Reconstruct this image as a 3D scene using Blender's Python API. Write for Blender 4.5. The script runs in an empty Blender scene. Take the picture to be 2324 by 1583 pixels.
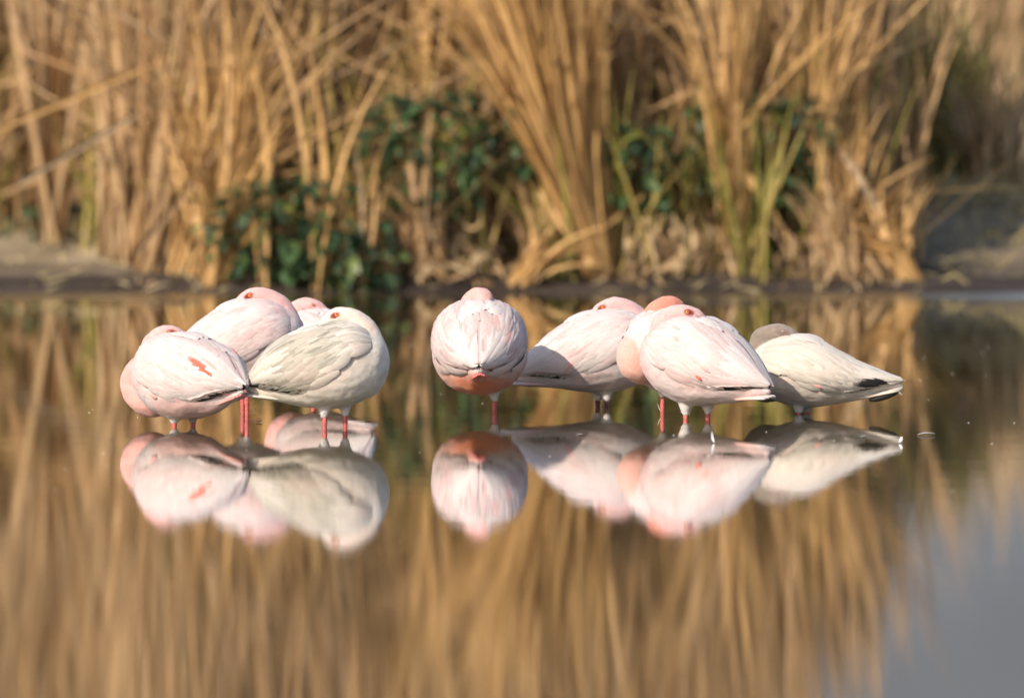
import bpy, bmesh, math, random
import numpy as np
from mathutils import Vector, Matrix, noise as mnoise

random.seed(7)
R = math.radians
sc = bpy.context.scene
COL = sc.collection

# ------------------------------------------------------------------ camera
CAM_H = 1.2
cam = bpy.data.cameras.new('camera')
cam_o = bpy.data.objects.new('camera', cam)
COL.objects.link(cam_o)
cam_o.location = (0, 0, CAM_H)
PITCH = math.atan(791.0 / 19500.0)
cam_o.rotation_euler = (R(90) - PITCH, 0, 0)
cam.sensor_width = 36
cam.lens = 19500.0 / 2324.0 * 36
cam.clip_start = 0.5
cam.clip_end = 6000
cam.dof.use_dof = True
cam.dof.focus_distance = 24.6
cam.dof.aperture_fstop = cam.lens / 95.0
sc.camera = cam_o

# ------------------------------------------------------------------ light
SUN_EL, SUN_AZ = R(31), R(36)            # azimuth measured to the left of the line camera -> behind
S = Vector((-math.sin(SUN_AZ) * math.cos(SUN_EL), -math.cos(SUN_AZ) * math.cos(SUN_EL), math.sin(SUN_EL)))
sun = bpy.data.lights.new('sun', 'SUN')
sun.energy = 4.5
sun.angle = R(0.5)
sun.color = (1.0, 0.89, 0.75)
sun_o = bpy.data.objects.new('sun', sun)
COL.objects.link(sun_o)
sun_o.rotation_euler = S.to_track_quat('Z', 'Y').to_euler()

w = bpy.data.worlds.new('World')
sc.world = w
w.use_nodes = True
nt = w.node_tree
bg = nt.nodes['Background']
sky = nt.nodes.new('ShaderNodeTexSky')
sky.sky_type = 'NISHITA'
sky.sun_disc = False
sky.sun_elevation = SUN_EL
sky.sun_rotation = R(180) + SUN_AZ
sky.dust_density = 1.5
nt.links.new(sky.outputs[0], bg.inputs[0])
bg.inputs[1].default_value = 0.15

vs = sc.view_settings
vs.view_transform = 'Standard'
vs.look = 'None'
vs.exposure = 0.48
vs.gamma = 1.0
vs.use_curve_mapping = False
sc.cycles.use_denoising = True
sc.cycles.max_bounces = 6
sc.cycles.sample_clamp_indirect = 6

# ------------------------------------------------------------------ helpers
def tag(o, label=None, cat=None, group=None, kind=None):
    if label: o['label'] = label
    if cat: o['category'] = cat
    if group: o['group'] = group
    if kind: o['kind'] = kind
    return o

def mesh_from(name, verts, faces, mat=None, smooth=True, cols=None):
    me = bpy.data.meshes.new(name)
    me.from_pydata([tuple(v) for v in verts], [], [tuple(f) for f in faces])
    if mat: me.materials.append(mat)
    if smooth:
        me.polygons.foreach_set('use_smooth', [True] * len(me.polygons))
    if cols is not None:
        a = me.color_attributes.new('Col', 'FLOAT_COLOR', 'POINT')
        c = np.ones((len(me.vertices), 4), dtype=np.float32)
        c[:, :3] = np.asarray(cols)
        a.data.foreach_set('color', c.ravel())
    me.update()
    return me

def link(name, me, parent=None):
    o = bpy.data.objects.new(name, me)
    COL.objects.link(o)
    if parent: o.parent = parent
    return o

def empty(name, loc, rz=0.0):
    o = bpy.data.objects.new(name, None)
    o.empty_display_size = 0.05
    COL.objects.link(o)
    o.location = loc
    o.rotation_euler = (0, 0, rz)
    return o

def new_mat(name):
    m = bpy.data.materials.new(name)
    m.use_nodes = True
    t = m.node_tree
    b = t.nodes['Principled BSDF']
    return m, t, b

def N(t, kind, **kw):
    n = t.nodes.new('ShaderNode' + kind)
    for k, v in kw.items(): setattr(n, k, v)
    return n

def ramp(t, stops, interp='LINEAR'):
    n = N(t, 'ValToRGB')
    cr = n.color_ramp
    cr.interpolation = interp
    while len(cr.elements) < len(stops): cr.elements.new(0.5)
    for e, (p, c) in zip(cr.elements, stops):
        e.position = p
        e.color = (*c, 1)
    return n

# ------------------------------------------------------------------ materials
def mat_plumage(name='plumage', sss=0.6):
    m, t, b = new_mat(name)
    at = N(t, 'Attribute', attribute_name='Col')
    tc = N(t, 'TexCoord')
    mp = N(t, 'Mapping'); mp.inputs['Scale'].default_value = (40, 150, 150)
    t.links.new(tc.outputs['Object'], mp.inputs[0])
    n1 = N(t, 'TexNoise'); n1.inputs['Scale'].default_value = 1.0; n1.inputs['Detail'].default_value = 3
    t.links.new(mp.outputs[0], n1.inputs[0])
    r = ramp(t, [(0.3, (0.9, 0.89, 0.88)), (0.65, (1, 1, 1))])
    t.links.new(n1.outputs[0], r.inputs[0])
    mx = N(t, 'MixRGB', blend_type='MULTIPLY'); mx.inputs[0].default_value = 1
    t.links.new(at.outputs['Color'], mx.inputs[1]); t.links.new(r.outputs[0], mx.inputs[2])
    t.links.new(mx.outputs[0], b.inputs['Base Color'])
    b.inputs['Roughness'].default_value = 0.85
    b.inputs['Specular IOR Level'].default_value = 0.15
    b.inputs['Subsurface Weight'].default_value = sss
    b.inputs['Subsurface Radius'].default_value = (1.0, 0.65, 0.55)
    b.inputs['Subsurface Scale'].default_value = 0.012
    b.inputs['Sheen Weight'].default_value = 0.15
    b.inputs['Sheen Roughness'].default_value = 0.5
    bp = N(t, 'Bump'); bp.inputs['Strength'].default_value = 0.15; bp.inputs['Distance'].default_value = 0.003
    t.links.new(n1.outputs[0], bp.inputs['Height'])
    t.links.new(bp.outputs[0], b.inputs['Normal'])
    return m

def mat_plain(name, col, rough=0.5, spec=0.4, var=0.25, scale=60.0):
    m, t, b = new_mat(name)
    tc = N(t, 'TexCoord')
    n1 = N(t, 'TexNoise'); n1.inputs['Scale'].default_value = scale; n1.inputs['Detail'].default_value = 4
    t.links.new(tc.outputs['Object'], n1.inputs[0])
    r = ramp(t, [(0.3, tuple(c * (1 - var) for c in col)), (0.7, tuple(min(1, c * (1 + var * 0.6)) for c in col))])
    t.links.new(n1.outputs[0], r.inputs[0])
    t.links.new(r.outputs[0], b.inputs['Base Color'])
    b.inputs['Roughness'].default_value = rough
    b.inputs['Specular IOR Level'].default_value = spec
    return m

def mat_leafy(name, stops, transl=0.18, rough=0.55, spec=0.3, streak=True):
    """plant matter: tone picked per piece, long streaks along the blade, some light let through"""
    m, t, b = new_mat(name)
    oi = N(t, 'ObjectInfo'); ge = N(t, 'NewGeometry')
    ad = N(t, 'Math', operation='ADD'); fr = N(t, 'Math', operation='FRACT')
    t.links.new(oi.outputs['Random'], ad.inputs[0]); t.links.new(ge.outputs['Random Per Island'], ad.inputs[1])
    t.links.new(ad.outputs[0], fr.inputs[0])
    r = ramp(t, stops)
    t.links.new(fr.outputs[0], r.inputs[0])
    tc = N(t, 'TexCoord'); mp = N(t, 'Mapping'); mp.inputs['Scale'].default_value = (60, 60, 5) if streak else (14, 14, 14)
    t.links.new(tc.outputs['Object'], mp.inputs[0])
    n1 = N(t, 'TexNoise'); n1.inputs['Scale'].default_value = 1; n1.inputs['Detail'].default_value = 4
    t.links.new(mp.outputs[0], n1.inputs[0])
    r2 = ramp(t, [(0.3, (0.62, 0.58, 0.52)), (0.7, (1.1, 1.08, 1.05))])
    t.links.new(n1.outputs[0], r2.inputs[0])
    mx = N(t, 'MixRGB', blend_type='MULTIPLY'); mx.inputs[0].default_value = 1
    t.links.new(r.outputs[0], mx.inputs[1]); t.links.new(r2.outputs[0], mx.inputs[2])
    t.links.new(mx.outputs[0], b.inputs['Base Color'])
    b.inputs['Roughness'].default_value = rough
    b.inputs['Specular IOR Level'].default_value = spec
    tr = N(t, 'BsdfTranslucent'); ms = N(t, 'MixShader'); ms.inputs[0].default_value = transl
    t.links.new(mx.outputs[0], tr.inputs[0])
    t.links.new(b.outputs[0], ms.inputs[1]); t.links.new(tr.outputs[0], ms.inputs[2])
    t.links.new(ms.outputs[0], t.nodes['Material Output'].inputs['Surface'])
    return m

def mat_ground():
    m, t, b = new_mat('wet_mud')
    ge = N(t, 'NewGeometry')
    sx = N(t, 'SeparateXYZ'); t.links.new(ge.outputs['Position'], sx.inputs[0])
    n1 = N(t, 'TexNoise'); n1.inputs['Scale'].default_value = 2.2; n1.inputs['Detail'].default_value = 8
    t.links.new(ge.outputs['Position'], n1.inputs[0])
    dry = ramp(t, [(0.3, (0.15, 0.115, 0.075)), (0.5, (0.25, 0.195, 0.13)), (0.72, (0.34, 0.27, 0.185))])
    t.links.new(n1.outputs[0], dry.inputs[0])
    wet = ramp(t, [(0.3, (0.028, 0.022, 0.019)), (0.7, (0.062, 0.048, 0.04))])
    t.links.new(n1.outputs[0], wet.inputs[0])
    a = N(t, 'Math', operation='MULTIPLY_ADD'); a.inputs[1].default_value = 1.1; a.inputs[2].default_value = -0.55
    t.links.new(n1.outputs[0], a.inputs[0])
    s = N(t, 'Math', operation='ADD'); t.links.new(sx.outputs['Y'], s.inputs[0]); t.links.new(a.outputs[0], s.inputs[1])
    mr = N(t, 'MapRange'); mr.inputs['From Min'].default_value = 35.6; mr.inputs['From Max'].default_value = 37.2
    t.links.new(s.outputs[0], mr.inputs['Value'])
    mx = N(t, 'MixRGB'); t.links.new(mr.outputs[0], mx.inputs[0])
    t.links.new(wet.outputs[0], mx.inputs[1]); t.links.new(dry.outputs[0], mx.inputs[2])
    t.links.new(mx.outputs[0], b.inputs['Base Color'])
    rr = N(t, 'MapRange'); rr.inputs['To Min'].default_value = 0.75; rr.inputs['To Max'].default_value = 1.0
    t.links.new(mr.outputs[0], rr.inputs['Value']); t.links.new(rr.outputs[0], b.inputs['Roughness'])
    b.inputs['Specular IOR Level'].default_value = 0.08
    bp = N(t, 'Bump'); bp.inputs['Strength'].default_value = 0.6; bp.inputs['Distance'].default_value = 0.05
    n2 = N(t, 'TexNoise'); n2.inputs['Scale'].default_value = 9; n2.inputs['Detail'].default_value = 8
    t.links.new(ge.outputs['Position'], n2.inputs[0])
    t.links.new(n2.outputs[0], bp.inputs['Height']); t.links.new(bp.outputs[0], b.inputs['Normal'])
    return m

def mat_water():
    m, t, b = new_mat('still_murky_water')
    b.inputs['Base Color'].default_value = (0.075, 0.056, 0.026, 1)
    b.inputs['IOR'].default_value = 1.38
    b.inputs['Specular IOR Level'].default_value = 0.5
    b.inputs['Roughness'].default_value = 0.012
    ge = N(t, 'NewGeometry')
    mp = N(t, 'Mapping'); mp.inputs['Scale'].default_value = (1.2, 3.2, 1)
    t.links.new(ge.outputs['Position'], mp.inputs[0])
    n1 = N(t, 'TexNoise'); n1.inputs['Scale'].default_value = 1.0; n1.inputs['Detail'].default_value = 2
    t.links.new(mp.outputs[0], n1.inputs[0])
    mp2 = N(t, 'Mapping'); mp2.inputs['Scale'].default_value = (3.5, 26.0, 1)
    t.links.new(ge.outputs['Position'], mp2.inputs[0])
    n2 = N(t, 'TexNoise'); n2.inputs['Scale'].default_value = 1.0; n2.inputs['Detail'].default_value = 3
    t.links.new(mp2.outputs[0], n2.inputs[0])
    # a light breeze touches the water only close to the far bank
    sx = N(t, 'SeparateXYZ'); t.links.new(ge.outputs['Position'], sx.inputs[0])
    mr = N(t, 'MapRange'); mr.interpolation_type = 'SMOOTHSTEP'
    mr.inputs['From Min'].default_value = 34.1; mr.inputs['From Max'].default_value = 34.7
    mr.inputs['To Min'].default_value = 0.0; mr.inputs['To Max'].default_value = 1.0
    t.links.new(sx.outputs['Y'], mr.inputs['Value'])
    n3 = N(t, 'TexNoise'); n3.inputs['Scale'].default_value = 0.9; n3.inputs['Detail'].default_value = 2
    t.links.new(sx.outputs['X'], n3.inputs[0])
    ab = N(t, 'Math', operation='ABSOLUTE'); t.links.new(sx.outputs['X'], ab.inputs[0])
    side = N(t, 'MapRange'); side.inputs['From Min'].default_value = 0.2; side.inputs['From Max'].default_value = 1.4
    side.inputs['To Min'].default_value = 0.12
    t.links.new(ab.outputs[0], side.inputs['Value'])
    pr = N(t, 'Math', operation='MULTIPLY'); t.links.new(mr.outputs[0], pr.inputs[0]); t.links.new(side.outputs[0], pr.inputs[1])
    rg = N(t, 'MapRange'); rg.inputs['To Min'].default_value = 0.012; rg.inputs['To Max'].default_value = 0.28
    t.links.new(pr.outputs[0], rg.inputs['Value']); t.links.new(rg.outputs[0], b.inputs['Roughness'])
    b1 = N(t, 'Bump'); b1.inputs['Strength'].default_value = 1; b1.inputs['Distance'].default_value = 0.00022
    t.links.new(n1.outputs[0], b1.inputs['Height'])
    b2 = N(t, 'Bump'); b2.inputs['Strength'].default_value = 1; b2.inputs['Distance'].default_value = 0.00013
    t.links.new(n2.outputs[0], b2.inputs['Height']); t.links.new(b1.outputs[0], b2.inputs['Normal'])
    t.links.new(b2.outputs[0], b.inputs['Normal'])
    # extra clear coat, added to brighten the reflections in the water
    b.inputs['Coat Weight'].default_value = 0.6
    b.inputs['Coat IOR'].default_value = 1.4
    t.links.new(rg.outputs[0], b.inputs['Coat Roughness'])
    t.links.new(b2.outputs[0], b.inputs['Coat Normal'])
    return m

M = {}
M['plumage'] = mat_plumage()
M['vane'] = mat_plumage('feather_vane', 0.0)
M['leg'] = mat_plain('leg_skin', (0.46, 0.105, 0.095), 0.5, 0.35, 0.45, 120.0)
M['leg_dark'] = mat_plain('dark_leg_skin', (0.085, 0.025, 0.030), 0.5, 0.4)
M['bill'] = mat_plain('bill_horn', (0.07, 0.012, 0.015), 0.4, 0.4)
M['iris'] = mat_plain('iris', (0.85, 0.20, 0.01), 0.2, 0.6, 0.1)
M['pupil'] = mat_plain('pupil', (0.01, 0.006, 0.005), 0.15, 0.6, 0.0)
M['lid'] = mat_plain('grey_eyelid', (0.30, 0.25, 0.21), 0.7, 0.2)
M['lore'] = mat_plain('red_lore_skin', (0.42, 0.035, 0.03), 0.55, 0.3)
M['black'] = mat_plain('black_flight_feather', (0.018, 0.017, 0.016), 0.6, 0.3)
M['straw'] = mat_leafy('dry_reed', [(0.0, (0.26, 0.165, 0.09)), (0.2, (0.48, 0.305, 0.15)), (0.45, (0.57, 0.385, 0.205)), (0.60, (0.38, 0.29, 0.19)), (0.68, (0.40, 0.235, 0.105)),
                                    (0.85, (0.49, 0.325, 0.175)), (1.0, (0.25, 0.175, 0.11))])
M['gold'] = mat_leafy('golden_reed', [(0.0, (0.53, 0.32, 0.125)), (0.5, (0.60, 0.385, 0.17)), (1.0, (0.47, 0.29, 0.115))])
M['yellowgreen'] = mat_leafy('yellow_green_reed', [(0.0, (0.13, 0.14, 0.025)), (0.5, (0.25, 0.225, 0.05)), (1.0, (0.42, 0.31, 0.10))])
M['olive'] = mat_leafy('olive_rush', [(0.0, (0.15, 0.14, 0.04)), (0.5, (0.25, 0.22, 0.075)), (1.0, (0.37, 0.30, 0.12))])
M['green'] = mat_leafy('dark_green_leaf', [(0.0, (0.016, 0.036, 0.018)), (0.5, (0.032, 0.068, 0.027)), (0.85, (0.062, 0.118, 0.040)), (1.0, (0.18, 0.19, 0.035))],
                       0.12, 0.45, 0.4, False)
M['litter'] = mat_leafy('dead_leaf', [(0.0, (0.20, 0.125, 0.065)), (0.4, (0.36, 0.245, 0.135)), (0.75, (0.47, 0.335, 0.19)), (1.0, (0.58, 0.45, 0.29))], 0.15, 0.7, 0.2)
M['far'] = mat_leafy('far_reed', [(0.0, (0.40, 0.27, 0.155)), (0.5, (0.56, 0.39, 0.24)), (1.0, (0.46, 0.34, 0.21))])
M['ground'] = mat_ground()
M['water'] = mat_water()
M['white_feather'] = mat_plain('white_down', (0.66, 0.65, 0.63), 0.8, 0.1, 0.05)

# ------------------------------------------------------------------ setting
def sstep(a, b, x):
    t = max(0.0, min(1.0, (x - a) / (b - a)))
    return t * t * (3 - 2 * t)

def ground_z(x, y):
    y = y - (0.22 - 0.14 * mnoise.noise((x * 1.7, 1, 7)) - 0.06 * mnoise.noise((x * 6, 1, 3))) * (1 - sstep(35.6, 36.6, y))
    if y < 35.0:
        return max(-0.45, (y - 35.0) * 0.10)
    z = 0.07 * sstep(35.0, 35.5, y)
    z += 0.03 * sstep(35.4, 36.2, y)
    stand = sstep(-1.75, -1.3, x) * (1 - sstep(1.35, 1.75, x))
    z += stand * (0.02 * sstep(35.1, 35.5, y) + 0.15 * sstep(35.75, 36.6, y))
    z += 0.05 * sstep(36, 40, y)
    z += sstep(1.62, 1.95, x) * 0.22 * sstep(36.7, 38.0, y)
    z += 0.022 * mnoise.noise((x * 1.3, y * 1.1, 0.3)) * sstep(35.2, 36.5, y)
    z += 0.015 * mnoise.noise((x * 5, y * 4, 2.3)) * sstep(35.2, 36.0, y)
    return z

def build_ground():
    xs = sorted(set([-900, -300, -100, -40, -20, -12] + [round(-8 + 0.12 * i, 3) for i in range(134)] + [12, 20, 40, 100, 300, 900]))
    ys = sorted(set([-60, 0, 10, 20, 28, 32, 34] + [round(34.4 + 0.1 * i, 3) for i in range(12)] + [round(40.4 + 0.3 * i, 3) for i in range(20)]
                    + [48, 52, 58, 66, 80, 120, 250, 600, 1500]))
    v = [(x, y, ground_z(x, y)) for y in ys for x in xs]
    nx = len(xs)
    f = [(j * nx + i, j * nx + i + 1, (j + 1) * nx + i + 1, (j + 1) * nx + i) for j in range(len(ys) - 1) for i in range(nx - 1)]
    tag(link('ground', mesh_from('ground', v, f, M['ground'])), 'dark wet mud shore rising to brown bank behind the water', kind='structure')

build_ground()
wm = mesh_from('water', [(-300, -60, 0), (300, -60, 0), (300, 35.6, 0), (-300, 35.6, 0)], [(0, 1, 2, 3)], M['water'], False)
tag(link('water', wm), 'still murky water mirroring reeds and flamingos', kind='structure')

def build_added_hill():  # out of view, added to tone the grey-blue reflection in the water
    V, F = [], []
    nx, ny = 90, 14
    for j in range(ny + 1):
        for i in range(nx + 1):
            x = -1500 + 4200 * i / nx; y = 1500 + 900 * j / ny
            t = j / ny
            h = (240 + 40 * mnoise.noise((x * .0016, 3, 0)) + 16 * mnoise.noise((x * .007, 3, 1))) * math.sin(math.pi * .5 * min(1, t * 1.5)) + 14 * mnoise.noise((x * .01, y * .01, 2)) * t
            V.append((x, y, h - 3))
    for j in range(ny):
        for i in range(nx):
            a = j * (nx + 1) + i
            F.append((a, a + 1, a + nx + 2, a + nx + 1))
    m = mat_plain('hill_haze_tint', (0.098, 0.112, 0.132), 0.95, 0.05, 0.15, 0.02)  # blue grey of distant haze painted into the colour
    tag(link('added_hill', mesh_from('added_hill', V, F, m)), 'added unseen hill far beyond the reeds, haze painted into its blue grey', kind='structure')
build_added_hill()

# ---- blades
def blade_geo(L, wd, bend, kink=None, seg=7, fold=0.3, twist=0.0):
    """reed leaf growing up +Z, leaning over towards +X; kink=(t, angle) snaps it"""
    vs_, fs = [], []
    p = Vector((0, 0, 0)); ang = 0.0
    for i in range(seg + 1):
        t = i / seg
        wdt = wd * (0.75 + 0.5 * t) if t < 0.3 else wd * (0.9 - 0.9 * ((t - 0.3) / 0.7) ** 1.8 + 0.04)
        d = Vector((math.sin(ang), 0, math.cos(ang)))
        n = Vector((math.cos(ang), 0, -math.sin(ang)))
        tw = twist * t
        side = Vector((0, math.cos(tw), 0)) + n * math.sin(tw)
        vs_ += [p - side * wdt * 0.5 + n * wdt * fold, p.copy(), p + side * wdt * 0.5 + n * wdt * fold]
        if i < seg:
            a = i * 3
            fs += [(a, a + 1, a + 4, a + 3), (a + 1, a + 2, a + 5, a + 4)]
            p = p + d * (L / seg)
            ang += bend / seg * (0.4 + 1.2 * t)
            if kink and t <= kink[0] < t + 1 / seg: ang += kink[1]
    return vs_, fs

def culm_geo(L, r, bend, seg=4, sides=5):
    vs_, fs = [], []
    p = Vector((0, 0, 0)); ang = 0.0
    for i in range(seg + 1):
        t = i / seg
        rr = r * (1 - 0.5 * t)
        d = Vector((math.sin(ang), 0, math.cos(ang))); n = Vector((math.cos(ang), 0, -math.sin(ang)))
        for k in range(sides):
            a = 2 * math.pi * k / sides
            vs_.append(p + n * math.cos(a) * rr + Vector((0, 1, 0)) * math.sin(a) * rr)
        if i < seg:
            for k in range(sides):
                a, b_ = i * sides + k, i * sides + (k + 1) % sides
                fs.append((a, b_, b_ + sides, a + sides))
            p = p + d * (L / seg); ang += bend / seg
    fs.append(tuple(range(seg * sides, seg * sides + sides)))
    return vs_, fs

BLADES = {}
def blade_protos(key, mat):
    if key not in BLADES:
        out = []
        rg = random.Random(hash(key) % 1000 if False else len(key) * 17)
        for k in range(9):
            kink = (rg.uniform(0.35, 0.75), rg.uniform(0.3, 0.7)) if k == 2 else None
            g = blade_geo(1.0, 0.022 / 1.9, rg.uniform(0.05, 0.5), kink, 7, 0.3, rg.uniform(-1.2, 1.2))
            out.append(mesh_from('leaf', *g, mat))
        BLADES[key] = out
    return BLADES[key]

def rot_to(direction, roll):
    q = Vector(direction).normalized().to_track_quat('Z', 'X')
    return (q.to_matrix() @ Matrix.Rotation(roll, 3, 'Z')).to_euler()

def reed_clump(name, x, y, n, length, lean, spread, depth_spread, key, mat, label, rad=0.06, wscale=1.0, group=None, seed=0, cat='reeds'):
    """a tuft of long dry leaves fanning out from one root"""
    rg = random.Random(seed)
    z = ground_z(x, y) - 0.02
    n = int(n * 1.25)
    root = empty(name, (x, y, z))
    tag(root, label, cat, group)
    protos = blade_protos(key, mat)
    for i in range(n):
        o = link('leaf', rg.choice(protos), root)
        a = rg.uniform(0, 6.283); rr = rad * math.sqrt(rg.random())
        o.location = (rr * math.cos(a), rr * math.sin(a), 0)
        dx = lean + rg.gauss(0, spread); dy = rg.gauss(0, depth_spread)
        o.rotation_euler = rot_to((dx, dy, 1), rg.uniform(0, 6.283))
        L = length * rg.uniform(0.72, 1.1)
        ws = wscale * rg.uniform(0.8, 1.35) * 1.9
        o.scale = (ws, ws, L)
    return root

def stuff_mesh(name, items, mat, label, parent=None):
    """items: (geo, location, euler, scale) joined into one mesh"""
    V, F = [], []
    for (vs_, fs), loc, eul, s in items:
        mtx = Matrix.LocRotScale(Vector(loc), eul, Vector(s))
        b = len(V)
        V += [mtx @ v for v in vs_]
        F += [tuple(i + b for i in f) for f in fs]
    o = link(name, mesh_from(name, V, F, mat), parent)
    tag(o, label, kind='stuff')
    return o

def stand_edge(x):
    # front edge of the reed stand
    e = 36.35 + 0.25 * mnoise.noise((x * 1.1, 0, 5))
    e += 3.2 * (1 - sstep(-1.95, -1.45, x))
    return e

def build_reed_bed():
    rg = random.Random(3)
    geos = [blade_geo(1.0, 0.0105, rg.uniform(0, 0.4), (rg.uniform(.4, .8), rg.uniform(.6, 1.6)) if k % 4 == 3 else None, 6, 0.3, rg.uniform(-1, 1)) for k in range(12)]
    cul = [culm_geo(1.0, 0.0042, rg.uniform(0, 0.15)) for k in range(6)]
    items = []
    while len(items) < 9500:
        x = rg.uniform(-7.5, 1.75); e = stand_edge(x)
        y = e + rg.random() ** 1.4 * (4.2 - 3.0 * sstep(0.5, 1.1, x))
        if x > 1.25 and rg.random() < (x - 1.25) * 1.8: continue
        # bundles: stems bunch together
        if mnoise.noise((x * 3.2, y * 1.5, 1.7)) < rg.uniform(-0.7, 0.25): continue
        H = rg.uniform(1.9, 2.8) * (1 - 0.50 * sstep(0.5, 1.6, x))
        lean = 0.10 * mnoise.noise((x * 1.5, y, 9)) + rg.gauss(0, 0.09) + 0.1 * (1 - sstep(-2.2, -1.0, x))
        g = rg.choice(geos) if rg.random() < 0.75 else rg.choice(cul)
        s = rg.uniform(1.3, 2.8)
        items.append((g, (x, y, ground_z(x, y) - .02), rot_to((lean, rg.gauss(0, .07), 1), rg.uniform(0, 6.28)), (s, s, H)))
    stuff_mesh('reed_bed', items, M['straw'], 'dense stand of dry brown reeds filling the far bank')
    # fallen and crossing leaves inside the stand
    items = []
    for i in range(900):
        x = rg.uniform(-4.5, 0.95); y = stand_edge(x) + rg.uniform(-0.55, 0.8)
        z = ground_z(x, y) + rg.uniform(0.1, 1.3)
        a = rg.choice([-1, 1]) * rg.uniform(0.5, 2.6)
        items.append((rg.choice(geos), (x, y, z), rot_to((a, rg.uniform(-.3, .3), 1), rg.uniform(0, 6.28)), (rg.uniform(1, 2),) * 2 + (rg.uniform(0.3, 1.0),)))
    stuff_mesh('fallen_reeds', items, M['straw'], 'broken reed leaves lying tangled across the reed stand')
    items = []
    for i in range(480):
        x = rg.uniform(-4.0, 1.5); y = stand_edge(x) + rg.uniform(-0.65, 0.5)
        if mnoise.noise((x * 1.7, 0, 3)) < -0.05: continue
        a = rg.gauss(0, .28)
        items.append((rg.choice(geos), (x, y, ground_z(x, y)), rot_to((a, rg.uniform(-.2, .2), 1), rg.uniform(0, 6.28)), (rg.uniform(1, 1.8),) * 2 + (rg.uniform(0.5, 1.3),)))
    stuff_mesh('green_reeds', items, M['yellowgreen'], 'yellow green living reed leaves scattered through the dry stand')
    # far stand beyond the right end of the bank
    items = []
    for i in range(4200):
        x = rg.uniform(1.0, 12); y = 60 + 6 * rg.random() ** 1.6
        if mnoise.noise((x * 1.6, y * .6, 8)) < rg.uniform(-0.6, 0.3): continue
        H = rg.uniform(1.8, 2.5) * (1 - 0.10 * sstep(3.5, 4.2, x))
        s = rg.uniform(3, 6)
        items.append((rg.choice(geos), (x, y, ground_z(x, y)), rot_to((rg.gauss(0.02, .1), rg.gauss(0, .07), 1), rg.uniform(0, 6.28)), (s, s, H)))
    stuff_mesh('far_reed_bed', items, M['far'], 'hazy brown reeds far behind the right end of the bank')

build_reed_bed()

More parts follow.
